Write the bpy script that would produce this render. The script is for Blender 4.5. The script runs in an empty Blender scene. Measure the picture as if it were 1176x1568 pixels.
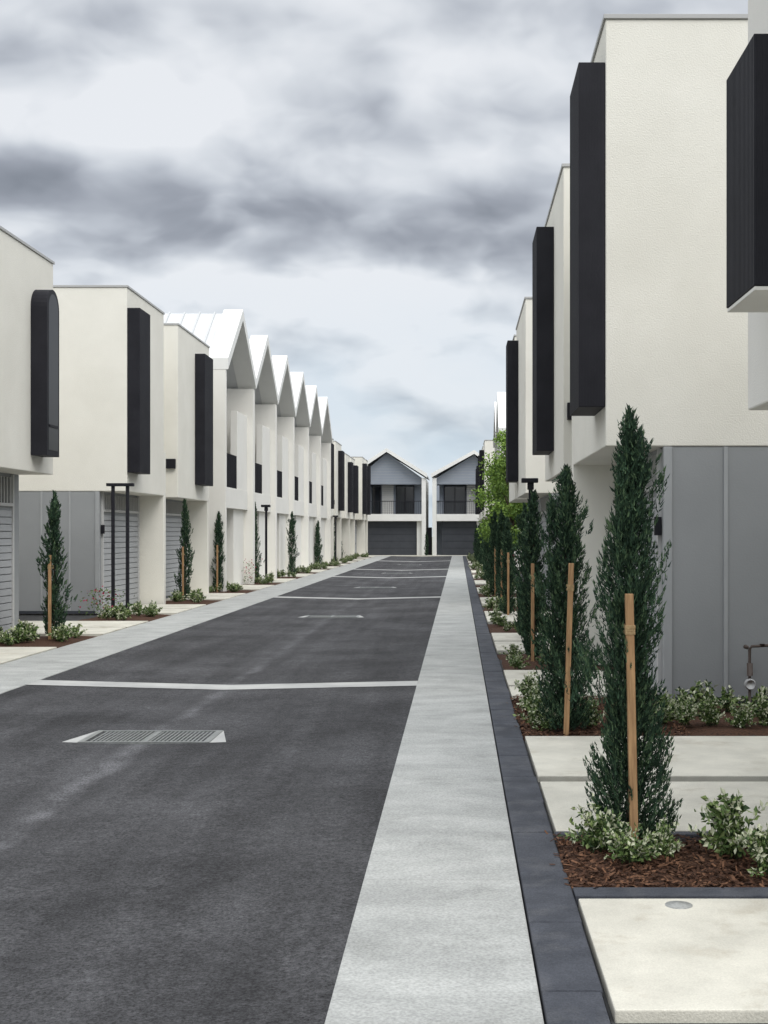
import bpy, math, random
from mathutils import Vector
R = random.Random(7)
sc = bpy.context.scene
COL = sc.collection
CAMH = 1.65

# ------------------------------------------------------------------ materials
def _nt(name):
    m = bpy.data.materials.new(name); m.use_nodes = True
    nt = m.node_tree
    return m, nt, nt.nodes, nt.links, nt.nodes['Principled BSDF']

def mat(name, c1, c2=None, scale=3.0, rough=0.8, bump=0.0, bscale=60.0, detail=4, stretch=(1,1,1), metallic=0.0,
        c3=None, scale3=0.6, f3=0.5, speck=0.0, speckscale=150, spec=0.3, ramp=(0.35,0.65), thr3=(0.5,0.7)):
    m, nt, N, L, b = _nt(name)
    b.inputs['Roughness'].default_value = rough
    b.inputs['Metallic'].default_value = metallic
    b.inputs['Specular IOR Level'].default_value = spec
    if c2 is None:
        b.inputs['Base Color'].default_value = (*c1, 1)
        return m
    tc = N.new('ShaderNodeTexCoord'); mp = N.new('ShaderNodeMapping')
    mp.inputs['Scale'].default_value = stretch
    L.new(tc.outputs['Object'], mp.inputs[0])
    n = N.new('ShaderNodeTexNoise'); n.inputs['Scale'].default_value = scale; n.inputs['Detail'].default_value = detail
    n.inputs['Roughness'].default_value = 0.6
    L.new(mp.outputs[0], n.inputs['Vector'])
    cr = N.new('ShaderNodeValToRGB')
    cr.color_ramp.elements[0].position = ramp[0]; cr.color_ramp.elements[1].position = ramp[1]
    cr.color_ramp.elements[0].color = (*c2, 1); cr.color_ramp.elements[1].color = (*c1, 1)
    L.new(n.outputs['Fac'], cr.inputs[0])
    col = cr.outputs[0]
    if c3:
        n3 = N.new('ShaderNodeTexNoise'); n3.inputs['Scale'].default_value = scale3; n3.inputs['Detail'].default_value = 6
        n3.inputs['Roughness'].default_value = 0.65
        L.new(tc.outputs['Object'], n3.inputs['Vector'])
        r3 = N.new('ShaderNodeMapRange'); r3.inputs[1].default_value = thr3[0]; r3.inputs[2].default_value = thr3[1]
        r3.inputs[4].default_value = f3
        L.new(n3.outputs['Fac'], r3.inputs[0])
        mx = N.new('ShaderNodeMixRGB'); L.new(r3.outputs[0], mx.inputs[0]); L.new(col, mx.inputs[1]); mx.inputs[2].default_value = (*c3, 1)
        col = mx.outputs[0]
    if speck > 0:
        ns = N.new('ShaderNodeTexNoise'); ns.inputs['Scale'].default_value = speckscale; ns.inputs['Detail'].default_value = 3
        L.new(tc.outputs['Object'], ns.inputs['Vector'])
        rs = N.new('ShaderNodeMapRange'); rs.inputs[1].default_value = 0.3; rs.inputs[2].default_value = 0.7
        rs.inputs[3].default_value = 1 - speck; rs.inputs[4].default_value = 1 + speck
        L.new(ns.outputs['Fac'], rs.inputs[0])
        vm = N.new('ShaderNodeVectorMath'); vm.operation = 'SCALE'
        L.new(col, vm.inputs[0]); L.new(rs.outputs[0], vm.inputs['Scale'])
        col = vm.outputs[0]
    L.new(col, b.inputs['Base Color'])
    if bump > 0:
        nb = N.new('ShaderNodeTexNoise'); nb.inputs['Scale'].default_value = bscale; nb.inputs['Detail'].default_value = 3
        L.new(tc.outputs['Object'], nb.inputs['Vector'])
        bp = N.new('ShaderNodeBump'); bp.inputs['Strength'].default_value = bump; bp.inputs['Distance'].default_value = 0.01
        L.new(nb.outputs['Fac'], bp.inputs['Height']); L.new(bp.outputs[0], b.inputs['Normal'])
    return m

M = {}
M['render'] = mat('white_render', (0.785,0.765,0.69), (0.735,0.715,0.64), 0.9, 0.9, 0.45, 70, c3=(0.66,0.64,0.565), scale3=0.5, f3=0.35)
M['render2'] = mat('warm_white_render', (0.78,0.765,0.715), (0.73,0.715,0.665), 0.7, 0.9, 0.3, 90)
M['white'] = mat('white_paint', (0.78,0.78,0.75), (0.74,0.74,0.71), 1.5, 0.6)
M['cap'] = mat('metal_capping', (0.42,0.42,0.41), None, 2, 0.5)
M['grey'] = mat('grey_cladding', (0.285,0.295,0.30), (0.26,0.27,0.275), 0.8, 0.75, 0.15, 60)
M['greylight'] = mat('grey_trim', (0.35,0.36,0.365), (0.32,0.33,0.335), 2, 0.7)
M['recess'] = mat('recess_wall', (0.5,0.5,0.49), (0.47,0.47,0.46), 2, 0.8)
M['siding'] = mat('pale_siding', (0.40,0.41,0.42), (0.36,0.37,0.38), 1, 0.7)
M['bluegrey'] = mat('blue_grey_cladding', (0.30,0.335,0.385), (0.27,0.30,0.35), 1, 0.75)
M['black'] = mat('charcoal_metal', (0.018,0.018,0.023), (0.012,0.012,0.016), 2, 0.6, spec=0.2)
M['door'] = mat('dark_garage_door', (0.055,0.06,0.07), (0.045,0.05,0.06), 1.5, 0.5)
M['glass'] = mat('dark_glass', (0.015,0.018,0.022), None, 1, 0.08, spec=0.6)
M['archglass'] = mat('tinted_glass', (0.012,0.013,0.017), None, 1, 0.35, spec=0.25)
M['roof'] = mat('metal_roof', (0.62,0.63,0.63), (0.56,0.57,0.57), 1, 0.5)
M['seam'] = mat('roof_seam_metal', (0.52,0.53,0.53), None, 1, 0.5)
M['conc'] = mat('pale_concrete', (0.64,0.615,0.53), (0.52,0.50,0.43), 2.5, 0.85, 0.3, 120, detail=6, c3=(0.34,0.29,0.21), scale3=2.2, f3=0.7, speck=0.08, thr3=(0.55,0.75))
M['gutter'] = mat('concrete_gutter_mat', (0.44,0.445,0.425), (0.335,0.34,0.325), 2.2, 0.85, 0.6, 110, detail=7, stretch=(0.8,1.5,1), c3=(0.21,0.215,0.20), scale3=1.8, f3=0.5, speck=0.20, speckscale=80, thr3=(0.52,0.72))
M['line'] = mat('concrete_band_mat', (0.46,0.46,0.44), (0.36,0.36,0.35), 2, 0.85, speck=0.08)
M['blue'] = mat('bluestone', (0.068,0.073,0.087), (0.042,0.046,0.056), 4, 0.8, 0.5, 70, detail=6, speck=0.25, c3=(0.14,0.14,0.145), scale3=3.0, f3=0.5)
M['mulch'] = mat('mulch', (0.10,0.045,0.024), (0.03,0.016,0.01), 45, 0.95, 1.0, 70)
M['mulch2'] = mat('mulch_chip', (0.20,0.10,0.055), (0.08,0.04,0.022), 30, 0.95)
M['soil'] = mat('side_ground', (0.06,0.06,0.06), (0.04,0.04,0.04), 5, 0.9)
M['ground'] = mat('ground_mat', (0.12,0.13,0.08), (0.08,0.09,0.05), 0.4, 0.95)
M['timber'] = mat('timber', (0.46,0.28,0.14), (0.26,0.15,0.075), 6, 0.8, stretch=(8,8,0.6))
M['strap'] = mat('hessian_strap', (0.42,0.30,0.16), (0.3,0.2,0.1), 60, 0.9)
M['trunk'] = mat('bark', (0.10,0.07,0.05), (0.05,0.035,0.025), 30, 0.95)
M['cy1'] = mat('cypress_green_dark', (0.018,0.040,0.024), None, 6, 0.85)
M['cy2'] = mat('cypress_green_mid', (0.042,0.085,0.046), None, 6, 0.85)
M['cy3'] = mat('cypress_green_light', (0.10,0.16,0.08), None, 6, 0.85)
M['lf1'] = mat('leaf_mid', (0.095,0.155,0.045), None, 20, 0.6)
M['lf2'] = mat('leaf_light', (0.23,0.30,0.11), None, 20, 0.6)
M['lf3'] = mat('leaf_pale', (0.52,0.54,0.38), None, 20, 0.6)
M['lf4'] = mat('leaf_dark', (0.030,0.058,0.020), None, 20, 0.7)
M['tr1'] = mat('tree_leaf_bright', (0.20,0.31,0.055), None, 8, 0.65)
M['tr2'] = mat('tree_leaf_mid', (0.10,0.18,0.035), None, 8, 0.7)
M['pink'] = mat('pink_flower', (0.35,0.03,0.08), None, 8, 0.7)
M['steel'] = mat('galvanised_steel', (0.30,0.31,0.30), (0.22,0.23,0.22), 20, 0.45, metallic=0.6)
M['copper'] = mat('copper_pipe', (0.08,0.06,0.05), None, 20, 0.5)
M['stone'] = mat('stone_blocks', (0.30,0.26,0.20), (0.12,0.11,0.10), 4, 0.9, 0.8, 12)
M['orange'] = mat('orange_flower', (0.5,0.12,0.02), None, 8, 0.7)

# asphalt
def asphalt():
    m, nt, N, L, b = _nt('asphalt')
    b.inputs['Roughness'].default_value = 0.9; b.inputs['Specular IOR Level'].default_value = 0.2
    tc = N.new('ShaderNodeTexCoord')
    def noise(scale, detail, st=(1,1,1), rough=0.55):
        mp = N.new('ShaderNodeMapping'); mp.inputs['Scale'].default_value = st
        L.new(tc.outputs['Object'], mp.inputs[0])
        n = N.new('ShaderNodeTexNoise'); n.inputs['Scale'].default_value = scale; n.inputs['Detail'].default_value = detail
        n.inputs['Roughness'].default_value = rough
        L.new(mp.outputs[0], n.inputs['Vector']); return n.outputs['Fac']
    def rng(s, a, b_, c, d):
        r = N.new('ShaderNodeMapRange'); r.inputs[1].default_value=a; r.inputs[2].default_value=b_; r.inputs[3].default_value=c; r.inputs[4].default_value=d
        L.new(s, r.inputs[0]); return r.outputs[0]
    def mth(op, a, b_=None):
        x = N.new('ShaderNodeMath'); x.operation = op
        for i, v in enumerate((a, b_)):
            if v is None: continue
            if isinstance(v, (int, float)): x.inputs[i].default_value = v
            else: L.new(v, x.inputs[i])
        return x.outputs[0]
    big = rng(noise(0.7, 5, rough=.6), 0.35, 0.66, 0.76, 1.38)
    strk = rng(noise(1.0, 5, (3.2, 0.22, 1)), 0.35, 0.66, 0.84, 1.25)
    mid = rng(noise(16, 4), 0.3, 0.7, 0.78, 1.22)
    fine = rng(noise(60, 4, rough=0.9), 0.34, 0.68, 0.20, 1.90)
    v = mth('MULTIPLY', mth('MULTIPLY', big, strk), mth('MULTIPLY', mid, fine))
    sep = N.new('ShaderNodeSeparateXYZ'); L.new(tc.outputs['Object'], sep.inputs[0])
    wob = rng(noise(1.3, 4), 0.3, 0.7, -0.07, 0.07)
    d = mth('ABSOLUTE', mth('ADD', mth('ADD', sep.outputs['X'], 2.53), wob))
    ln = rng(d, 0.02, 0.12, 1.0, 0.0)
    pat = rng(noise(2.2, 5), 0.38, 0.62, 0.25, 1.0)
    ln = mth('MULTIPLY', ln, pat)
    near = rng(sep.outputs['Y'], 8.0, 24.0, 1.0, 0.35)
    dz = rng(d, 0.1, 0.8, 0.18, 0.0)
    add = mth('MULTIPLY', mth('ADD', mth('MULTIPLY', ln, 0.075), mth('MULTIPLY', dz, mth('MULTIPLY', pat, 0.08))), near)
    val = mth('ADD', mth('MULTIPLY', v, 0.060), mth('MULTIPLY', add, fine))
    sc_ = rng(noise(2.2, 4, (1, 3.0, 1), 0.7), 0.70, 0.76, 0.0, 0.09)
    val = mth('ADD', val, sc_)
    cmb = N.new('ShaderNodeCombineXYZ')
    L.new(mth('MULTIPLY', val, 0.99), cmb.inputs[0]); L.new(mth('MULTIPLY', val, 0.985), cmb.inputs[1]); L.new(mth('MULTIPLY', val, 1.03), cmb.inputs[2])
    L.new(cmb.outputs[0], b.inputs['Base Color'])
    bp = N.new('ShaderNodeBump'); bp.inputs['Strength'].default_value = 0.6; bp.inputs['Distance'].default_value = 0.006
    L.new(fine, bp.inputs['Height']); L.new(bp.outputs[0], b.inputs['Normal'])
    return m
M['asphalt'] = asphalt()

# ------------------------------------------------------------------ helpers
def empty(name, loc=(0,0,0)):
    e = bpy.data.objects.new(name, None); e.location = loc; e.empty_display_size = 0.2
    COL.objects.link(e); return e

def mesh(name, verts, faces, mats, parent=None, bevel=0.0, midx=None, smooth=False):
    me = bpy.data.meshes.new(name); me.from_pydata(verts, [], faces); me.update()
    if not isinstance(mats, (list, tuple)): mats = [mats]
    for mm in mats: me.materials.append(M[mm])
    if midx: me.polygons.foreach_set('material_index', midx)
    if smooth: me.polygons.foreach_set('use_smooth', [True]*len(me.polygons))
    ob = bpy.data.objects.new(name, me); COL.objects.link(ob)
    if parent:
        ob.parent = parent
    if bevel > 0:
        md = ob.modifiers.new('b', 'BEVEL'); md.width = bevel; md.segments = 2; md.limit_method = 'ANGLE'
    return ob

BF = [(0,3,2,1),(4,5,6,7),(0,1,5,4),(1,2,6,5),(2,3,7,6),(3,0,4,7)]
def boxes(name, lst, mt, parent=None, bevel=0.0):
    v=[]; f=[]
    for (x0,x1,y0,y1,z0,z1) in lst:
        x0,x1=min(x0,x1),max(x0,x1); y0,y1=min(y0,y1),max(y0,y1)
        o=len(v)
        v += [(x0,y0,z0),(x1,y0,z0),(x1,y1,z0),(x0,y1,z0),(x0,y0,z1),(x1,y0,z1),(x1,y1,z1),(x0,y1,z1)]
        f += [tuple(i+o for i in q) for q in BF]
    return mesh(name, v, f, mt, parent, bevel)
def box(name, x0,x1,y0,y1,z0,z1, mt, parent=None, bevel=0.0):
    return boxes(name, [(x0,x1,y0,y1,z0,z1)], mt, parent, bevel)
import bmesh
def _fix(ob):
    bm=bmesh.new(); bm.from_mesh(ob.data); bmesh.ops.recalc_face_normals(bm,faces=bm.faces); bm.to_mesh(ob.data); bm.free(); return ob
def prism(name, pts_yz, xa, xb, mt, parent=None, bevel=0.0):
    n=len(pts_yz); v=[(xa,y,z) for y,z in pts_yz]+[(xb,y,z) for y,z in pts_yz]
    f=[tuple(range(n)), tuple(reversed(range(n,2*n)))]+[(i,i+n,(i+1)%n+n,(i+1)%n) for i in range(n)]
    return _fix(mesh(name,v,f,mt,parent,bevel))
def prism_xz(name, pts, ya, yb, mt, parent=None, bevel=0.0):
    n=len(pts); v=[(x,ya,z) for x,z in pts]+[(x,yb,z) for x,z in pts]
    f=[tuple(range(n)), tuple(reversed(range(n,2*n)))]+[(i,i+n,(i+1)%n+n,(i+1)%n) for i in range(n)]
    return _fix(mesh(name,v,f,mt,parent,bevel))
def tube(name, pts, rad, mt, parent=None, seg=8):
    v=[];f=[]
    if isinstance(rad,(int,float)): rad=[rad]*len(pts)
    P=[Vector(p) for p in pts]
    for i,p in enumerate(P):
        d=(P[min(i+1,len(P)-1)]-P[max(i-1,0)]).normalized()
        a=d.cross(Vector((0.3,0.9,0.2))).normalized(); b_=d.cross(a)
        for k in range(seg):
            t=2*math.pi*k/seg; q=p+(a*math.cos(t)+b_*math.sin(t))*rad[i]; v.append(tuple(q))
    for i in range(len(P)-1):
        for k in range(seg):
            f.append((i*seg+k,i*seg+(k+1)%seg,(i+1)*seg+(k+1)%seg,(i+1)*seg+k))
    f.append(tuple(range(seg))); f.append(tuple(range((len(P)-1)*seg,len(P)*seg)))
    return mesh(name,v,f,mt,parent,smooth=True)

# ------------------------------------------------------------------ ground, road
mesh('ground', [(-300,-60,-0.12),(300,-60,-0.12),(300,500,-0.12),(-300,500,-0.12)], [(0,1,2,3)], 'ground')
XR, XL, XC, DZ = -0.45, -4.68, -2.53, -0.05
ROAD_END = 91.0
ys=[-6+i*2.0 for i in range(0,50)]; ys=[y for y in ys if y<ROAD_END]+[ROAD_END]
def road_z(x):
    if x<XC: return DZ*(x-XL)/(XC-XL)
    return DZ*(XR-x)/(XR-XC)
xs=[XL-0.02,-3.6,XC,-1.5,XR+0.02]
rv=[(x,y,min(0,road_z(x))-0.004) for y in ys for x in xs]
rf=[(j*5+i,j*5+i+1,(j+1)*5+i+1,(j+1)*5+i) for j in range(len(ys)-1) for i in range(4)]
mesh('road', rv, rf, 'asphalt')
def strip_segments(name,x0,x1,ya,yb,L_,gap,z0,z1,mt,bev=0.004,jit=0.0):
    l=[]; y=ya
    while y<yb:
        j=R.uniform(-jit,jit); l.append((x0,x1+j,y,min(y+L_,yb)-gap,z0,z1+R.uniform(-jit,jit)*0.3)); y+=L_
    return boxes(name,l,mt,bevel=bev)
strip_segments('concrete_gutter', XR,0.288,-6,ROAD_END,6.1,0.006,-0.1,0.004,'gutter')
strip_segments('concrete_gutter', -5.7,XL,-6,ROAD_END,6.1,0.006,-0.1,0.004,'gutter')
strip_segments('bluestone_edging', 0.296,0.515,-6,90,0.82,0.008,-0.1,0.016,'blue',0.008,0.007)
box('footpath_base', 0.523,30,-6,93,-0.11,-0.03,'soil')
box('footpath_base', -30,-5.703,-6,93,-0.11,-0.03,'soil')
box('end_apron', -14,14,ROAD_END+0.003,96,-0.11,0.0,'conc')
def band(y0,y1,slant=0.0):
    v=[];zz=0.001
    for x in (XL-0.0,XC,XR+0.0):
        s=slant*(x-XR)
        v += [(x,y0+s,road_z(x)+zz),(x,y1+s,road_z(x)+zz)]
    mesh('road_marking_band', v, [(0,2,3,1),(2,4,5,3)], 'line')
band(14.05,14.5,-0.02); band(33.0,33.6); band(48.3,49.0); band(58,58.8); band(75,76)
def grate(yc, w=1.06, d=0.62):
    e=empty('drain_grate')
    h=d/2; W=w/2
    z=DZ+0.016
    T=lambda l:[(a+XC,b+XC,c+yc,d_+yc,e_,f_) for (a,b,c,d_,e_,f_) in l]
    fr=[(-W,W,-h,-h+0.03,z-0.05,z),(-W,W,h-0.03,h,z-0.05,z),(-W,-W+0.05,-h+0.03,h-0.03,z-0.05,z),(W-0.05,W,-h+0.03,h-0.03,z-0.05,z),
        (-0.02,0.02,-h+0.03,h-0.03,z-0.05,z-0.003)]
    boxes('frame',T(fr),'steel',e)
    bars=[]; x=-W+0.08
    while x<W-0.06:
        bars.append((x,x+0.014,-h+0.03,h-0.03,z-0.03,z-0.006)); x+=0.034
    for yy in (-h*0.5,0,h*0.5): bars.append((-W+0.05,W-0.05,yy-0.005,yy+0.005,z-0.03,z-0.009))
    boxes('bars',T(bars),'steel',e)
    boxes('sump',T([(-W+0.05,W-0.05,-h+0.03,h-0.03,z-0.06,z-0.035)]),'soil',e)
    zz=z-0.003
    for s in (-1,1):
        a=[(XC+s*(W+0.003),yc-h,zz),(XC+s*(W+0.13),yc-h+0.02,zz),(XC+s*(W+0.003),yc+h,zz)]
        b=[(p[0],p[1],p[2]-0.05) for p in a]
        mesh('concrete_wedge',a+b,[(0,1,2),(3,5,4),(0,3,4,1),(1,4,5,2),(2,5,3,0)],'line',e)
for yy in (10.8,26.2,40.0,54.0,68.0): grate(yy)

# ------------------------------------------------------------------ foliage meshes
def rv3(r=R):
    while True:
        v=Vector((r.uniform(-1,1),r.uniform(-1,1),r.uniform(-1,1)))
        if 0.05<v.length<1: return v.normalized()
def cypress_mesh(seed, H, nspray, nleaf, lw, ll):
    """ascending plume-like sprays, each a tapering tuft of tiny scale leaves"""
    r=random.Random(seed); v=[];f=[];mi=[]
    lump=[(r.uniform(0,.9),r.uniform(0,6.28),r.uniform(0.03,0.11)) for _ in range(22)]
    def prof(t,a):
        base=0.155*min(1,(t+0.10)/0.2)**0.7*(1-t)**0.5*(1.1-0.18*math.sin(t*9+seed))
        for (lt,la,lm) in lump:
            base+=lm*math.exp(-((t-lt)/0.045)**2)*max(0,math.cos(a-la))**2
        return base+0.006
    leaders=[(0,0,1.0),(r.uniform(0.04,0.08),r.uniform(-0.05,0.05),0.94),(r.uniform(-.09,-.04),r.uniform(-.06,.06),0.88)]
    for i in range(nspray):
        ld=r.choice(leaders) if r.random()<0.6 else leaders[0]
        t=r.random()**1.02*ld[2]; a=r.uniform(0,6.283)
        R0=prof(t/ld[2],a)
        cx=ld[0]*min(1,t*1.6); cy=ld[1]*min(1,t*1.6)
        L_=r.uniform(0.10,0.24)*(0.7+0.5*(1-t))
        out=r.uniform(0.2,0.6)
        if r.random()<0.06: out*=1.9; L_*=1.2
        dirv=Vector((math.cos(a)*out,math.sin(a)*out,1)).normalized()
        rr=R0*(r.uniform(0.12,1)**0.45)
        tip=Vector((cx+math.cos(a)*rr,cy+math.sin(a)*rr,0.08+t*(H-0.08)))
        st=tip-dirv*L_
        if st.z<0.04: st.z=0.04
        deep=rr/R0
        bright=r.random()
        for k in range(nleaf):
            u=r.random()
            p=st.lerp(tip,u)+rv3(r)*0.020*(1.15-u)
            d=(dirv+rv3(r)*0.6*(1.2-u)).normalized()
            l=ll*r.uniform(0.6,1.3)*(1.1-0.4*u)
            side=d.cross(rv3(r)).normalized()*lw*r.uniform(0.7,1.3)
            o=len(v)
            v += [tuple(p-side),tuple(p+side),tuple(p+d*l)]
            f.append((o,o+1,o+2))
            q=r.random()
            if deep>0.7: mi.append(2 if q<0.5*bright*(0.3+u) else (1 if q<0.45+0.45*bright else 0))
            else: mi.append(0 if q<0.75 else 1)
    me=bpy.data.meshes.new('cypress_foliage'); me.from_pydata(v,[],f); me.update()
    for k in ('cy1','cy2','cy3'): me.materials.append(M[k])
    me.polygons.foreach_set('material_index',mi)
    return me
def shrub_mesh(seed, n, rad, h, leaf, pale=0.2):
    """open, twiggy small-leaved shrub: leaves carried along thin arching stems"""
    r=random.Random(seed); v=[];f=[];mi=[]
    nst=max(8,n//26)
    for s_ in range(nst):
        a=r.uniform(0,6.28); e=rad*r.uniform(.15,1.0); hh=h*r.uniform(.35,1.15)*(1.1-0.45*e/rad)
        p0=Vector((r.gauss(0,.03),r.gauss(0,.03),0)); p2=Vector((math.cos(a)*e,math.sin(a)*e,hh)); p1=Vector((p2.x*.35,p2.y*.35,hh*.75))
        sd=Vector((-math.sin(a),math.cos(a),0))*0.0022
        prev=p0
        for k in range(1,5):
            t=k/4; q=p0*(1-t)**2+p1*2*t*(1-t)+p2*t*t; o=len(v)
            v+=[tuple(prev-sd),tuple(prev+sd),tuple(q+sd),tuple(q-sd)]; f.append((o,o+1,o+2,o+3)); mi.append(3); prev=q
        tip_pale=r.random()
        for k in range(26):
            t=r.uniform(.25,1.0); q=p0*(1-t)**2+p1*2*t*(1-t)+p2*t*t+rv3(r)*0.012
            g=((p2-p0).normalized()*0.6+rv3(r)).normalized()
            l=leaf*r.uniform(0.6,1.25); s=g.cross(rv3(r)).normalized(); w=l*0.27; up=g.cross(s)*w*0.45
            o=len(v)
            v += [tuple(q),tuple(q+g*l*0.5+s*w+up),tuple(q+g*l),tuple(q+g*l*0.5-s*w+up)]
            f += [(o,o+1,o+2),(o,o+2,o+3)]
            x=r.random()
            if x<pale*(t+tip_pale*.8)*t: m_=2
            elif x<0.24+0.36*t: m_=1
            elif x<0.85: m_=0
            else: m_=3
            mi += [m_,m_]
    me=bpy.data.meshes.new('shrub_leaves'); me.from_pydata(v,[],f); me.update()
    for k in ('lf1','lf2','lf3','lf4'): me.materials.append(M[k])
    me.polygons.foreach_set('material_index',mi)
    return me
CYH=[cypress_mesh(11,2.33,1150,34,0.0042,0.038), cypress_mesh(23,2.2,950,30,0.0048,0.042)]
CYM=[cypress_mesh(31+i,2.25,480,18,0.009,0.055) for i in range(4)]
SHN=[shrub_mesh(50+i,1000,0.21,0.28,0.038,.32) for i in range(4)]
SHM=[shrub_mesh(60+i,340,0.20,0.26,0.055,.28) for i in range(4)]

def inst(name, me, loc, parent=None, s=(1,1,1), rz=0.0):
    o=bpy.data.objects.new(name,me); o.location=loc; o.scale=s; o.rotation_euler=(0,0,rz); COL.objects.link(o)
    if parent: o.parent=parent
    return o
def cypress(x,y,h,near=None,w=1.0,stake=None,stake_h=1.2,rz=None):
    e=empty('cypress_tree',(x,y,0))
    me=(CYH[near] if near is not None else R.choice(CYM)); base=(2.33 if near==0 else 2.2 if near==1 else 2.25)
    k=h/base
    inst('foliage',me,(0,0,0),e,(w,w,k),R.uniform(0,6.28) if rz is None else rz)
    tube('trunk',[(0,0,-0.02),(0.005,0,0.5),(0,0.005,1.2*k),(0,0,1.95*k)],[0.022,0.018,0.012,0.004],'trunk',e)
    if stake is not None:
        sx,sy,lean=stake
        s=empty('timber_stake',(x+sx,y+sy,0)); s.rotation_euler=(0,lean,0)
        box('stake',-0.021,0.021,-0.021,0.021,-0.05,stake_h,'timber',s,0.003)
        zz=stake_h*0.84
        boxes('strap',[(-0.026,0.026,-0.026,0.13,zz,zz+0.018),(-0.027,0.027,-0.027,0.12,zz+.03,zz+0.05),(-0.026,0.026,-0.026,0.026,zz+.018,zz+0.03)],'strap',s,0.003)

# ------------------------------------------------------------------ garden beds and slabs
def bed(x0,x1,y0,y1,shr,near=False):
    e=empty('garden_bed')
    nx=max(2,int(abs(x1-x0)/(0.06 if near else 0.25))); ny=max(2,int(abs(y1-y0)/(0.06 if near else 0.25)))
    v=[];f=[]
    for j in range(ny+1):
        for i in range(nx+1):
            v.append((x0+(x1-x0)*i/nx,y0+(y1-y0)*j/ny,(0.0 if 0<i<nx and 0<j<ny else -0.03)+R.uniform(-0.008,0.012)))
    for j in range(ny):
        for i in range(nx):
            a=j*(nx+1)+i; f.append((a,a+1,a+nx+2,a+nx+1))
    mesh('mulch',v,f,'mulch',e)
    if near:
        v=[];f=[];mi=[]
        for i in range(6000):
            spill = 0.06 if R.random()<.05 else 0.0
            p=Vector((R.uniform(x0-.01-spill,min(x1,2.8)),R.uniform(y0-spill,y1+spill),R.uniform(0.006,0.024) if not spill else 0.022))
            d=rv3(); d.z*=0.35; d.normalize(); s=d.cross(Vector((0,0,1))+rv3()*0.4).normalized()
            l=R.uniform(0.006,0.024); w=R.uniform(0.003,0.008); o=len(v)
            v+=[tuple(p-d*l-s*w),tuple(p+d*l-s*w),tuple(p+d*l+s*w),tuple(p-d*l+s*w)]; f.append((o,o+1,o+2,o+3)); mi.append(1 if R.random()<.35 else 0)
        mesh('mulch_chips',v,f,['mulch','mulch2'],e,midx=mi)
    for (x,y,s,nr) in shr:
        inst('shrub',R.choice(SHN if nr else SHM),(x,y,0),e,(s,s,s*R.uniform(0.85,1.15)),R.uniform(0,6.28))
def slab(x0,x1,y0,y1):
    box('driveway_slab',x0,x1,y0,y1,-0.08,R.uniform(0.012,0.018),'conc',None,0.006)
RX0=0.525
slab(RX0+.01,7,1.0,4.33); slab(RX0+0.01,7,4.47,5.83)
box('bluestone_edging',RX0,7,5.86,6.0,-0.08,0.02,'blue',None,0.004)
bed(RX0,7,6.02,7.04,[(0.72,6.70,0.9,1),(0.86,6.48,0.75,1),(1.03,6.62,0.6,1),(1.38,6.60,1.05,1),(1.47,6.28,0.85,1),(1.70,6.5,.9,1),(1.9,6.7,1,1),(2.2,6.5,1,1)],True)
box('bluestone_edging',RX0,7,7.05,7.12,-0.08,0.02,'blue',None,0.004)
slab(RX0+.01,7,7.15,8.56); slab(RX0+.01,7,8.78,10.5)
sh=[(0.66,11.0,.9,1),(0.70,11.8,.9,1),(0.68,12.5,.9,1),(1.1,11.0,.8,1),(1.0,12.0,.9,1),(.74,10.8,.6,1)]
x=1.5
while x<3.7: sh.append((x,R.uniform(10.85,11.2),R.uniform(0.75,1.0),1)); sh.append((x+.1,R.uniform(11.5,12.1),R.uniform(0.8,1.1),0)); x+=0.22
bed(RX0,1.9,10.52,13.05,sh,True); bed(1.9,7,10.52,12.58,[])
slab(RX0+.01,1.95,13.1,13.85); slab(RX0+.01,1.95,14.0,15.5)
def shr_fill(x0,x1,y0,y1,n,nr=0):
    return [(R.uniform(x0,x1),R.uniform(y0,y1),R.uniform(0.7,1.1),nr) for _ in range(n)]
bed(RX0,1.95,15.55,17.9,shr_fill(.65,1.7,15.7,17.6,9,1))
y=18.1
while y<86:
    slab(RX0+.01,1.95,y,y+1.45); slab(RX0+.01,1.95,y+1.6,y+3.1)
    bed(RX0,1.95,y+3.15,y+5.7,shr_fill(.65,1.7,y+3.4,y+5.5,12))
    y+=5.85
LX0=-5.71; LX1=-7.2
slab(-14,LX0-.01,6,18.6)
y=18.7
while y<88:
    xw = -9.6 if y<26 else LX1
    bed(LX1,LX0,y,y+2.3,shr_fill(-7.0,-5.95,y+.2,y+2.1,12))
    slab(xw,LX0-.01,y+2.35,y+3.75); slab(xw,LX0-.01,y+3.9,y+5.4)
    y+=5.5
slab(-9.6,LX1-0.01,18.7,21.0)
def flowers(x,y,m_,n=40,h=0.6):
    v=[];f=[]
    for i in range(n):
        p=Vector((x+R.gauss(0,.18),y+R.gauss(0,.18),R.uniform(.2,h))); s=rv3()*0.03; t=s.cross(rv3()).normalized()*0.03; o=len(v)
        v+=[tuple(p),tuple(p+s),tuple(p+s+t),tuple(p+t)]; f.append((o,o+1,o+2,o+3))
    for i in range(n*4):
        p=Vector((x+R.gauss(0,.2),y+R.gauss(0,.2),R.uniform(.03,h*0.9))); s=rv3()*0.04; t=s.cross(rv3()).normalized()*0.02; o=len(v)
        v+=[tuple(p),tuple(p+s),tuple(p+s+t),tuple(p+t)]; f.append((o,o+1,o+2,o+3))
    mesh('flowering_plant',v,f,[m_,'lf1'],midx=[0]*n+[1]*(4*n))
flowers(-6.9,25.3,'pink',60); flowers(-6.6,41,'pink',40,.8); flowers(1.6,38,'pink',50,1.0); flowers(1.7,44,'orange',50,1.1)

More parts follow.
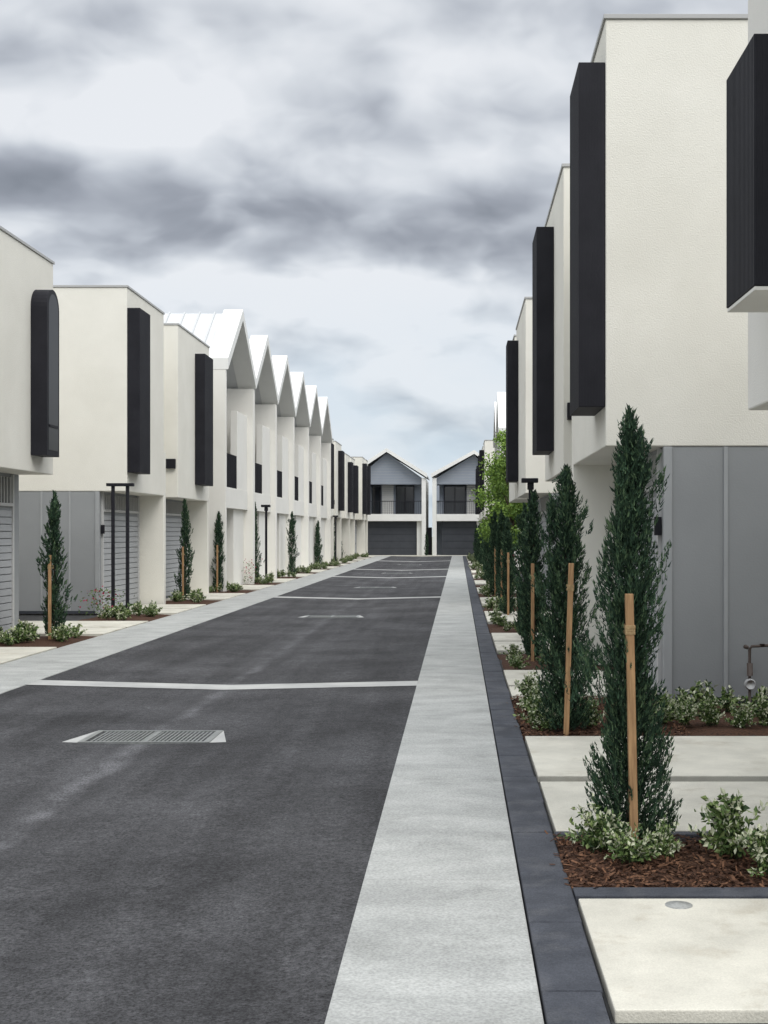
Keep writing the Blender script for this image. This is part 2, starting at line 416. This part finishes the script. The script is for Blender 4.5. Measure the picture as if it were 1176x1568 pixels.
for (px,py,pt,w) in [(83,978,752,1.15),(283,918,763,1.),(335,906,783,1.),(390,893,768,1.),(447,881,783,1.),(487,869,797,1),(499,864,795,1),(509,860,792,1),(520,858,800,1),(528,855,797,1),(538,853,797,1),(547,851,797,1),(556,850,800,.9)]:
    s=(py-815)/1.65; Y=2000/s; X=(px-702)/s; h=(py-pt)/s
    cypress(X,Y,h,None,w,(0.0,-0.22,0.0) if py>890 else None,1.3)
cypress(0.915,6.98,2.33,0,1.08,(0.0,-0.18,-0.02),1.33,rz=0.1)
cypress(0.89,10.8,2.2,1,1.22,(-0.02,-0.24,0.03),1.4,rz=0.2)
cypress(0.98,17.0,2.2,None,1.15,(-0.03,-0.27,0.0),1.25)
cypress(1.02,20.2,2.1,None,1.0,None)
for yy,xx in ((26.0,.98),(30.5,1.0),(34,.95),(38,1.05),(44,1.0),(50,1.05),(57,1.05),(64,1.05),(72,1.1),(80,1.1)):
    cypress(xx,yy,R.uniform(1.9,2.25),None,1.05,(0,-.27,0) if yy<40 else None,1.25)
cypress(-2.25,92.3,1.7,None,.9)

# ------------------------------------------------------------------ townhouses
def ribs_box(x0,x1,y0,y1,z0,z1,parent,outsgn):
    x0,x1=min(x0,x1),max(x0,x1)
    box('window_hood',x0,x1,y0,y1,z0,z1,'black',parent,0.006)
    l=[]; x=x0+0.02
    while x<x1-0.02:
        l.append((x,x+0.014,y0-0.002,y0+0.002,z0+0.01,z1-0.01)); l.append((x,x+0.014,y1-0.002,y1+0.002,z0+0.01,z1-0.01)); x+=0.028
    xo=x1 if outsgn>0 else x0
    y=y0+0.03
    while y<y1-0.03:
        l.append((xo-0.002*outsgn,xo+0.002*outsgn,y,y+0.016,z0+0.01,z1-0.01)); y+=0.034
    boxes('hood_ribs',l,'black',parent)

def ground_floor(e,plane,sg,y0,y1,depth,zt):
    X=lambda d: plane+sg*d
    g=0.57
    box('ground_floor_wall',X(g),X(depth),y0+0.012,y1,0,zt-0.003,'grey',e)
    l=[]; d=g+0.57
    l.append((X(g-0.012),X(g+0.07),y0-0.012,y0+0.07,0,zt-0.005))
    while d<depth:
        l.append((X(d),X(d+0.04),y0-0.004,y0+0.014,0.02,zt-0.005)); d+=0.57
    boxes('cladding_battens',l,'greylight',e,0.003)
    box('base_flashing',X(g+.071),X(depth),y0-0.008,y0+0.011,0,0.06,'door',e)
    ya=y0+0.25; yb=min(y1-0.15,y0+3.2)
    rl=[]; z=0.06
    while z<2.0:
        rl.append((X(g-0.02),X(g+0.01),ya,yb,z,z+0.10)); z+=0.115
    boxes('garage_door_slats',rl,'siding',e,0.003)
    boxes('garage_frame',[(X(g-0.04),X(g+0.01),ya-0.07,ya-0.003,0,zt-0.01),(X(g-0.04),X(g+0.01),yb+0.003,yb+0.07,0,zt-0.01),(X(g-0.04),X(g+0.01),ya,yb,2.07,2.12)],'recess',e,0.003)
    box('transom_glass',X(g-0.01),X(g+0.01),ya,yb,2.123,zt-0.06,'glass',e)
    bl=[]; y=ya+0.05
    while y<yb: bl.append((X(g-0.035),X(g-0.012),y,y+0.03,2.123,zt-0.06)); y+=0.14
    boxes('transom_bars',bl,'recess',e)
    box('wall_light',X(g-0.08),X(g-0.013),y0+0.10,y0+0.16,1.62,1.80,'black',e,0.004)

def capping(e,x0,x1,y0,y1,z):
    x0,x1=min(x0,x1),max(x0,x1)
    box('parapet_capping',x0-0.02,x1+0.02,y0-0.02,y1+0.02,z+0.001,z+0.045,'cap',e,0.004)

def house(plane,sg,y0,lens=(3.6,1.5,3.7),top=6.6,zt=2.48,depth=8,hoods=((0.0,1.0),(1.7,1.1)),hood_z=(2.86,6.19),party=(True,True),arched=(False,False)):
    e=empty('townhouse')
    X=lambda d: plane+sg*d
    a0=y0; a1=y0+lens[0]; b0=a1+lens[1]; b1=b0+lens[2]
    box('upper_storey',X(0),X(depth),a0,a1,zt,top,'render',e,0.012)
    capping(e,X(0),X(depth),a0,a1,top)
    box('upper_storey',X(0),X(depth),b0,b1,zt,top,'render',e,0.012)
    capping(e,X(0),X(depth),b0,b1,top)
    box('link_wall',X(0.75),X(depth),a1+0.003,b0-0.003,zt,top-0.4,'render',e)
    ground_floor(e,plane,sg,a0,a1,depth,zt)
    ground_floor(e,plane,sg,b0,b1,depth,zt)
    box('link_ground_wall',X(0.72),X(depth),a1+0.003,b0-0.003,0,zt-0.004,'grey',e)
    box('wall_vent',X(0.05),X(0.27),b0-0.10,b0-0.003,3.17,3.40,'black',e,0.006)
    if party[0]: box('party_wall',X(0.003),X(0.58),a1+0.002,a1+0.22,0,zt+1.0,'render',e,0.01)
    if party[1]: box('party_wall',X(0.003),X(0.58),b1-0.22,b1-0.002,0,zt-0.002,'render',e,0.01)
    for k,(v0,hd) in enumerate(zip((a0,b0),hoods)):
        if hd is None: continue
        off,ln=hd
        ya=v0+off; yb=ya+ln
        if ya<v0+0.01: ya=v0+0.012
        if arched[k]:
            n=14; r_=ln/2; zc=5.50-r_
            arc=lambda r2,zo:[((ya+yb)/2+r2*math.cos(t*math.pi/n),zc+r2*math.sin(t*math.pi/n)) for t in range(n+1)]
            prism('window_hood',[(ya,hood_z[0]),(yb,hood_z[0])]+arc(r_,0),X(-0.26),X(-0.003),'black',e)
            r2=r_-0.07
            prism('window_glass',[(ya+.07,hood_z[0]+.09),(yb-.07,hood_z[0]+.09)]+arc(r2,0),X(-0.263),X(-0.2),'archglass',e)
            box('window_mullion',X(-0.275),X(-0.262),ya+.1,yb-.1,hood_z[0]+.45,hood_z[0]+.49,'black',e)
        else:
            ribs_box(X(-0.26),X(-0.003),ya,yb,hood_z[0],hood_z[1],e,-sg)
    return e

house(1.42,1,12.6,party=(True,False))
house(1.42,1,27.7,lens=(4.3,1.0,3.6),hoods=((3.2,1.0),None),party=(False,False))
def near_house():
    e=empty('townhouse'); p=1.97
    box('upper_storey',p,p+8,4.6,8.9,2.48,6.6,'render2',e,0.012); capping(e,p,p+8,4.6,8.9,6.6)
    box('ground_floor_wall',p+0.75,p+8,4.6,8.9,0,2.477,'grey',e)
    ribs_box(p-0.33,p-0.003,7.25,8.0,3.02,4.42,e,-1)
    box('hood_soffit',p-0.325,p-0.003,7.255,7.995,2.995,3.017,'render2',e,0.003)
near_house()
e=empty('townhouse'); box('rear_wing',5.2,12,21.5,27.6,0,6.3,'render2',e,0.01); box('garage_door',5.15,5.2,22,27,0,2.3,'door',e); capping(e,5.2,12,21.5,27.6,6.3)

def gable_unit(e,plane,sg,y0,y1,eave,apex,depth=8):
    X=lambda d: plane+sg*d
    yc=(y0+y1)/2
    def roofside(ya,za,yb,zb,nm,x0,x1,th,mt):
        prism(nm,[(ya,za),(yb,zb),(yb,zb-th),(ya,za-th)],x0,x1,mt,e)
    roofside(y0+0.004,eave,yc-.0005,apex,'roof_slope',X(0.351),X(depth),0.20,'roof')
    roofside(y1-0.004,eave,yc+0.0005,apex,'roof_slope',X(0.351),X(depth),0.20,'roof')
    roofside(y0+0.002,eave+0.10,yc-.0005,apex+0.12,'portal_fascia',X(-0.22),X(0.35),0.32,'white')
    roofside(y1-0.002,eave+0.10,yc+0.0005,apex+0.12,'portal_fascia',X(-0.22),X(0.35),0.32,'white')
    d=0.6; v=[];f=[]
    while d<depth:
        for (ya,za,yb,zb) in ((y0+.01,eave,yc,apex),(y1-.01,eave,yc,apex)):
            o=len(v); x0_,x1_=X(d),X(d+0.04)
            v+=[(x0_,ya,za),(x1_,ya,za),(x1_,yb,zb),(x0_,yb,zb),(x0_,ya,za+.05),(x1_,ya,za+.05),(x1_,yb,zb+.05),(x0_,yb,zb+.05)]
            f+=[tuple(i+o for i in q) for q in BF]
        d+=0.45
    mesh('roof_seams',v,f,'seam',e)
    box('blade_wall',X(-0.15),X(depth),y0+0.008,y0+0.17,0,eave-0.225,'render2',e,0.008)
    box('blade_wall',X(-0.15),X(depth),y1-0.17,y1-0.008,0,eave-0.225,'render2',e,0.008)
    prism('recessed_wall',[(y0+.18,2.3),(y1-.18,2.3),(y1-.18,eave-.22),(yc,apex-.25),(y0+.18,eave-.22)],X(1.3),X(1.5),'recess',e)
    boxes('balcony_door',[(X(1.27),X(1.3),y0+0.6,y0+1.6,2.9,5.0),(X(1.27),X(1.3),y0+1.65,y0+2.65,2.9,5.0)],'glass',e)
    box('balcony_slab',X(0.02),X(1.29),y0+.172,y1-.172,2.35,2.95,'render2',e,0.008)
    ym=y0+(y1-y0)*0.60
    box('balustrade',X(0.05),X(0.10),y0+.3,ym-.05,2.953,3.9,'black',e,0.004)
    bl=[]; yy=y0+.3
    while yy<ym-.1: bl.append((X(0.03),X(0.05),yy,yy+.03,2.953,3.93)); yy+=.11
    boxes('balustrade_bars',bl,'black',e)
    box('screen_wall',X(0.04),X(0.25),ym,y1-.172,2.952,5.3,'render2',e,0.008)
    box('ground_wall',X(0.15),X(0.4),ym,y1-.172,0,2.347,'render2',e,0.008)
    box('garage_door',X(0.55),X(0.65),y0+.175,ym-.003,0,2.347,'door',e)
e=empty('townhouse')
gy=[36.3,41.35,46.4,51.4,56.45,61.4,66.3]
for i in range(6):
    if i in (2,4): e=empty('townhouse')
    gable_unit(e,-6.62,-1,gy[i],gy[i+1],6.4,8.15)
e=empty('townhouse')
gable_unit(e,2.0,1,58,62.5,6.2,8.0); gable_unit(e,2.0,1,62.5,67,6.2,8.0)
house(-6.7,-1,12.9,lens=(3.6,1.5,3.6),hoods=((0,1),(2.45,.62)),arched=(False,True),party=(True,False),top=6.08,zt=2.60,hood_z=(2.86,5.6))
house(-6.7,-1,26.4,lens=(3.3,1.5,3.9),hoods=((0.0,0.9),(2.0,1.1)))
e=empty('townhouse'); box('rear_wing',-14,-9.8,21.7,26.3,0,6.0,'render2',e,0.01); capping(e,-14,-9.8,21.7,26.3,6.0)
house(-6.7,-1,66.6,lens=(3.4,1.2,3.6),hoods=((0.0,1.1),(1.5,1.2)))
house(-6.35,-1,86.2,lens=(2.2,0.9,2.2),hoods=((0.0,1.1),(0.2,1.2)))
house(-6.7,-1,77.5,lens=(3.0,0.9,3.2),top=6.3,hoods=((1.5,1.1),(1.6,1.2)),hood_z=(2.86,5.9))
house(1.42,1,70.5,lens=(3.6,1.5,3.7),hoods=((1.6,1.1),(1.7,1.1)))
house(1.42,1,82.0,lens=(3.0,1.5,3.0),hoods=((1.6,1.1),(1.0,1.1)),top=6.3,hood_z=(2.86,5.9))

def end_house(xl,xr,yf,xap,zap,zl,zr,garage,doors,siding):
    e=empty('townhouse')
    D=yf+9
    prism_xz('rear_body',[(xl+.31,0),(xr-.31,0),(xr-.31,zr-.25),(xap,zap-.25),(xl+.31,zl-.25)],yf+1.6,D,'bluegrey',e)
    prism_xz('roof_slope',[(xl-.08,zl-.12),(xap-.0005,zap-.12),(xap-.0005,zap),(xl-.08,zl)],yf-0.1,D,'roof',e)
    prism_xz('roof_slope',[(xr+.08,zr-.12),(xap+.0005,zap-.12),(xap+.0005,zap),(xr+.08,zr)],yf-0.1,D,'roof',e)
    prism_xz('fascia',[(xl-.1,zl-.26),(xap-.0005,zap-.24),(xap-.0005,zap+.03),(xl-.1,zl+.03)],yf-0.2,yf-.103,'white',e)
    prism_xz('fascia',[(xr+.1,zr-.26),(xap+.0005,zap-.24),(xap+.0005,zap+.03),(xr+.1,zr+.03)],yf-0.2,yf-.103,'white',e)
    prism_xz('gable_wall',[(xl+.302,5.1),(xr-.302,5.1),(xr-.302,zr-.24),(xap,zap-.27),(xl+.302,zl-.24)],yf+0.5,yf+0.6,'bluegrey',e)
    l=[]; z=5.2
    while z<zap-.5:
        w0=xl+.35+max(0,(z-zl+.3))*(xap-xl)/(zap-zl); w1=xr-.35-max(0,(z-zr+.3))*(xr-xap)/(zap-zr)
        if w1>w0: l.append((w0,w1,yf+.485,yf+.502,z,z+.02))
        z+=.2
    boxes('weatherboard_lines',l,'siding',e)
    boxes('blade_wall',[(xl,xl+.3,yf,D-.1,0,zl-.27),(xr-.3,xr,yf,D-.1,0,zr-.27)],'white',e,.01)
    box('balcony_beam',xl+.303,xr-.303,yf-.01,yf+1.41,2.45,2.95,'white',e,.01)
    gx0,gx1=garage
    box('garage_door',gx0,gx1,yf+.55,yf+.6,0,2.447,'door',e)
    boxes('garage_door_lines',[(gx0,gx1,yf+.54,yf+.552,z/10,z/10+.015) for z in (5,10,15,20)],'black',e)
    box('garage_side_wall',gx1+.002,xr-.302,yf+.4,yf+.6,0,2.447,'white',e)
    for (a,b) in doors:
        box('sliding_door',a,b,yf+1.48,yf+1.58,2.953,4.95,'glass',e)
        boxes('door_frame',[(a-.06,a,yf+1.42,yf+1.5,2.955,5.0),(b,b+.06,yf+1.42,yf+1.5,2.955,5.0),((a+b)/2-.03,(a+b)/2+.03,yf+1.42,yf+1.478,2.955,4.95),(a-.06,b+.06,yf+1.42,yf+1.5,5.0,5.06)],'black',e)
    a,b=siding
    z=2.96; l=[]
    while z<5.1: l.append((a,b,yf+1.44,yf+1.59,z,z+.13)); z+=.15
    boxes('siding_panel',l,'recess',e)
    bl=[]; x_=xl+.32
    while x_<xr-.32: bl.append((x_,x_+.02,yf+.03,yf+.06,2.951,3.85)); x_+=.13
    bl.append((xl+.31,xr-.31,yf+.02,yf+.07,3.851,3.9))
    boxes('balcony_railing',bl,'black',e)
    box('end_screen',xl+.303,xl+.5,yf+.08,yf+1.4,2.951,5.0,'bluegrey',e)
YF=93.5; sF=2000/YF
fx=lambda px:(px-702)/sF
end_house(fx(556),fx(652),YF,fx(592),1.65+(815-687)/sF,1.65+(815-712)/sF,1.65+(815-726)/sF,(fx(562),fx(638)),((fx(564),fx(580)),(fx(606),fx(632))),(fx(583),fx(601)))
end_house(fx(662),fx(748),YF,fx(726),1.65+(815-690)/sF,1.65+(815-726)/sF,1.65+(815-706)/sF,(fx(676),fx(730)),((fx(681),fx(712)),),(fx(715),fx(728)))
e=empty('townhouse'); box('rear_wing',fx(555),fx(480),YF+1,YF+9,0,6.3,'render2',e)
e=empty('townhouse'); box('rear_wing',fx(749),fx(900),YF+1,YF+9,0,6.6,'render2',e)
box('paling_fence',fx(653),fx(661),YF+1,YF+1.05,0,2.0,'black')

# ------------------------------------------------------------------ street furniture
def lamp(x,y,h=2.6,double=False):
    e=empty('street_lamp',(x,y,0))
    if double:
        boxes('posts',[(-.17,-.11,-.03,.03,0,h-.06),(.11,.17,-.03,.03,0,h-.06)],'black',e,.004)
        box('head',-.26,.26,-.06,.06,h-.06,h,'black',e,.006)
    else:
        box('post',-.035,.035,-.035,.035,0,h-.08,'black',e,.004)
        box('head',-.16,.13,-.10,.10,h-.078,h,'black',e,.008)
        box('bracket',-.055,.055,-.055,.055,h-.2,h-.082,'black',e,.004)
        box('base_plate',-.09,.09,-.09,.09,0,.02,'black',e,.003)
lamp(-6.55,25.3,2.6,True); lamp(1.27,23,2.6); lamp(-6.3,42.8,2.55); lamp(-6.2,66,2.5); lamp(1.2,47,2.6)

e=empty('gas_meter',(2.78,12.47,0))
tube('riser',[(0,0,0),(0,0,.53),(.02,0,.56),(.2,0,.57)],.014,'copper',e)
tube('elbow',[(-.02,0,.55),(-.05,-.02,.56)],.02,'copper',e)
tube('valve',[(0,-.01,.28),(0,-.01,.40)],[.028,.028],'copper',e,10)
tube('regulator',[(0,-.05,.20),(0,-.03,.20),(0,.03,.20)],[.045,.055,.05],'recess',e,14)
tube('union',[(.12,0,.585),(.12,0,.555)],[.025,.025],'copper',e,10)
tube('inspection_cover',[(0.965,5.72,0.005),(0.965,5.72,0.0195)],[.06,.06],'gutter',None,20)

e=empty('stone_wall'); l=[]; z=0
while z<1.75:
    x_=1.15
    while x_<2.1:
        w=R.uniform(.15,.34); l.append((x_,min(x_+w,2.15)-.015,55+R.uniform(-.02,.02),55.5,z,z+.2)); x_+=w
    z+=.215
boxes('stones',l,'stone',e,.02); box('mortar_core',1.16,2.13,55.04,55.45,0,1.74,'soil',e)

def leafy_tree(x,y,H,cr,seed,lo=.3):
    r=random.Random(seed); e=empty('leafy_tree',(x,y,0))
    tube('trunk',[(0,0,-.05),(.03,0,1),(.0,.05,2.0),(.05,0,H*.75)],[.07,.06,.05,.02],'trunk',e)
    clumps=[]
    for i in range(22):
        a=r.uniform(0,6.28); rr=cr*r.uniform(.2,.95); z=r.uniform(H*lo,H*.93)
        rr*=1-0.4*abs(z-H*.6)/(H*.4)
        c=Vector((math.cos(a)*rr,math.sin(a)*rr,z)); clumps.append((c,r.uniform(.28,.5)*cr))
        tube('limb_%d'%i,[(0.02,0,min(z-.5,H*.7)*.8+.2),tuple(c*0.5+Vector((0,0,z*.42))),tuple(c)],[.03,.018,.006],'trunk',e,5)
    v=[];f=[];mi=[]
    for c,cr_ in clumps:
        for k in range(420):
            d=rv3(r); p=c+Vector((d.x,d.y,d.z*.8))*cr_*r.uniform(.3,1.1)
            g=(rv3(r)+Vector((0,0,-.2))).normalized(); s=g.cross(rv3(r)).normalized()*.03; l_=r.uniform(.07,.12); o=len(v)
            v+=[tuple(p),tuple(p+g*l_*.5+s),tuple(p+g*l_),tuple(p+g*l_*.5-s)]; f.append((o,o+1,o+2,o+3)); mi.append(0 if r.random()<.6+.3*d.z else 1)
    mesh('leaves',v,f,['tr1','tr2'],e,midx=mi)
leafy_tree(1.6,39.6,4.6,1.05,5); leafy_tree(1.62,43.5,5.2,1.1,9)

# ------------------------------------------------------------------ world
w=bpy.data.worlds.new('World'); sc.world=w; w.use_nodes=True
try:
    w.cycles.sampling_method='MANUAL'; w.cycles.sample_map_resolution=256
except Exception: pass
nt=w.node_tree; N=nt.nodes; L=nt.links; N.clear()
out=N.new('ShaderNodeOutputWorld')
SUNDIR=Vector((0.42,-0.72,0.9)).normalized()
sky=N.new('ShaderNodeTexSky'); sky.sky_type='NISHITA'; sky.sun_disc=False
sky.sun_elevation=math.asin(SUNDIR.z); sky.sun_rotation=math.atan2(SUNDIR.x,SUNDIR.y)
b1=N.new('ShaderNodeBackground'); b1.inputs[1].default_value=0.12; L.new(sky.outputs[0],b1.inputs[0])
tc=N.new('ShaderNodeTexCoord'); sep=N.new('ShaderNodeSeparateXYZ'); L.new(tc.outputs['Generated'],sep.inputs[0])
def mth(op,a,b=None,c=None,clamp=False):
    x=N.new('ShaderNodeMath'); x.operation=op; x.use_clamp=clamp
    for i,v in enumerate((a,b,c)):
        if v is None: continue
        if isinstance(v,(int,float)): x.inputs[i].default_value=v
        else: L.new(v,x.inputs[i])
    return x.outputs[0]
def rng(s,a,b,c,d,smooth=False):
    r=N.new('ShaderNodeMapRange'); r.inputs[1].default_value=a; r.inputs[2].default_value=b; r.inputs[3].default_value=c; r.inputs[4].default_value=d
    if smooth: r.interpolation_type='SMOOTHSTEP'
    L.new(s,r.inputs[0]); return r.outputs[0]
def comb(x,y,z=0.0):
    c=N.new('ShaderNodeCombineXYZ')
    for i,v in enumerate((x,y,z)):
        if isinstance(v,(int,float)): c.inputs[i].default_value=v
        else: L.new(v,c.inputs[i])
    return c.outputs[0]
def noise(vec,scale,detail,rough=.55,dist=0.0,color=False):
    n=N.new('ShaderNodeTexNoise'); n.inputs['Scale'].default_value=scale; n.inputs['Detail'].default_value=detail
    n.inputs['Roughness'].default_value=rough; n.inputs['Distortion'].default_value=dist; L.new(vec,n.inputs['Vector']); return n.outputs['Color' if color else 'Fac']
dx,dy,dz=sep.outputs
zz=mth('ADD',mth('MAXIMUM',dz,0.0),0.36)
px_=mth('DIVIDE',dx,zz); py_=mth('DIVIDE',dy,zz)
plane=comb(px_,py_,0.0)
wc=noise(plane,4.5,3,.55,color=True)
ws=N.new('ShaderNodeSeparateXYZ'); L.new(wc,ws.inputs[0])
wx=mth('SUBTRACT',ws.outputs[0],.5); wy=mth('SUBTRACT',ws.outputs[1],.5)
qx=mth('MULTIPLY_ADD',wx,.14,px_); qy=mth('MULTIPLY_ADD',wy,.14,py_)
pl2=comb(qx,qy,1.7)
pl3=comb(mth('ADD',qx,.012),mth('ADD',qy,-.08),1.7)
n1=noise(pl2,4.0,6,.47)
n1u=noise(pl3,4.0,4,.47)
yy=mth('MAXIMUM',dy,0.05)
v0=mth('DIVIDE',dz,yy)
u=mth('ADD',mth('DIVIDE',dx,yy),mth('MULTIPLY',wx,.14)); v=mth('ADD',v0,mth('MULTIPLY',wy,.11))
def blob(px,py,rx,ry,amp):
    cu=(px-702)/2000; cv=(815-py)/2000
    a=mth('DIVIDE',mth('SUBTRACT',u,cu),rx/2000); b=mth('DIVIDE',mth('SUBTRACT',v,cv),ry/2000)
    q=mth('MULTIPLY_ADD',a,a,mth('MULTIPLY',b,b))
    return mth('MULTIPLY',mth('EXPONENT',mth('MULTIPLY',q,-1.0)),amp)
tot=None
for bb in [(430,355,330,58,.50),(600,210,120,85,.34),(40,290,120,55,.38),(110,65,160,48,.34),(520,30,240,32,.18),(740,320,130,60,.22),
           (130,200,130,60,-.30),(300,110,130,60,-.28),(740,110,150,60,-.36),(560,450,440,36,-.26),(420,525,260,24,.14),(600,600,300,50,-.15)]:
    o=blob(*bb); tot=o if tot is None else mth('ADD',tot,o)
relief=mth('MULTIPLY',mth('SUBTRACT',n1,n1u),-2.3)
D=mth('ADD',mth('MULTIPLY',mth('SUBTRACT',n1,.5),1.05),relief)
D=mth('ADD',mth('ADD',D,tot),.13)
cr=N.new('ShaderNodeValToRGB'); L.new(D,cr.inputs[0])
el=cr.color_ramp.elements
el[0].position=0.0; el[0].color=(.86,.88,.91,1)
el[1].position=1.0; el[1].color=(.20,.215,.245,1)
for p,c in ((.18,(.73,.76,.80,1)),(.40,(.53,.56,.61,1)),(.66,(.34,.36,.405,1))):
    x=el.new(p); x.color=c
hz=rng(v0,0.03,0.22,1.0,0.0,True)
hn=rng(n1,.35,.62,.85,.35)
mx=N.new('ShaderNodeMixRGB'); L.new(mth('MULTIPLY',hz,hn),mx.inputs[0]); L.new(cr.outputs[0],mx.inputs[1]); mx.inputs[2].default_value=(.60,.72,.83,1)
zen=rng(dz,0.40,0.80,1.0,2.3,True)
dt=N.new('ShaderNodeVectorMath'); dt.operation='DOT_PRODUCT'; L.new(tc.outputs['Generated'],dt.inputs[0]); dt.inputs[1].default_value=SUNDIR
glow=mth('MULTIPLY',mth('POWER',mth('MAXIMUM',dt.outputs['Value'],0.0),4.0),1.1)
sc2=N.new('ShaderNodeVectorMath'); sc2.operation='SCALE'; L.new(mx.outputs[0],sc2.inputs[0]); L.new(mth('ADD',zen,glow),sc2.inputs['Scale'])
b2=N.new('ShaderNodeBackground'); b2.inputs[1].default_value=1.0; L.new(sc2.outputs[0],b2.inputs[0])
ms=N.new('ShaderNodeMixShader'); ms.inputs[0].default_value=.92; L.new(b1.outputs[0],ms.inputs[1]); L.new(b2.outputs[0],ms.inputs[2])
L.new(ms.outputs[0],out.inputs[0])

sd=bpy.data.lights.new('sun','SUN'); sd.energy=1.25; sd.angle=math.radians(30); sd.color=(1,.955,.89)
so=bpy.data.objects.new('sun',sd); COL.objects.link(so); so.rotation_euler=(-SUNDIR).to_track_quat('-Z','Y').to_euler(); so.location=(5,-10,20)

cam=bpy.data.cameras.new('camera'); co=bpy.data.objects.new('camera',cam); COL.objects.link(co)
co.location=(0,0,CAMH); co.rotation_euler=(math.radians(90),0,0)
cam.sensor_fit='VERTICAL'; cam.sensor_height=36; cam.sensor_width=27; cam.lens=36*2000/1568
cam.shift_x=-114/1568; cam.shift_y=31/1568; cam.clip_end=2000; cam.clip_start=0.05
sc.camera=co
sc.view_settings.view_transform='Standard'; sc.view_settings.look='None'; sc.view_settings.exposure=0
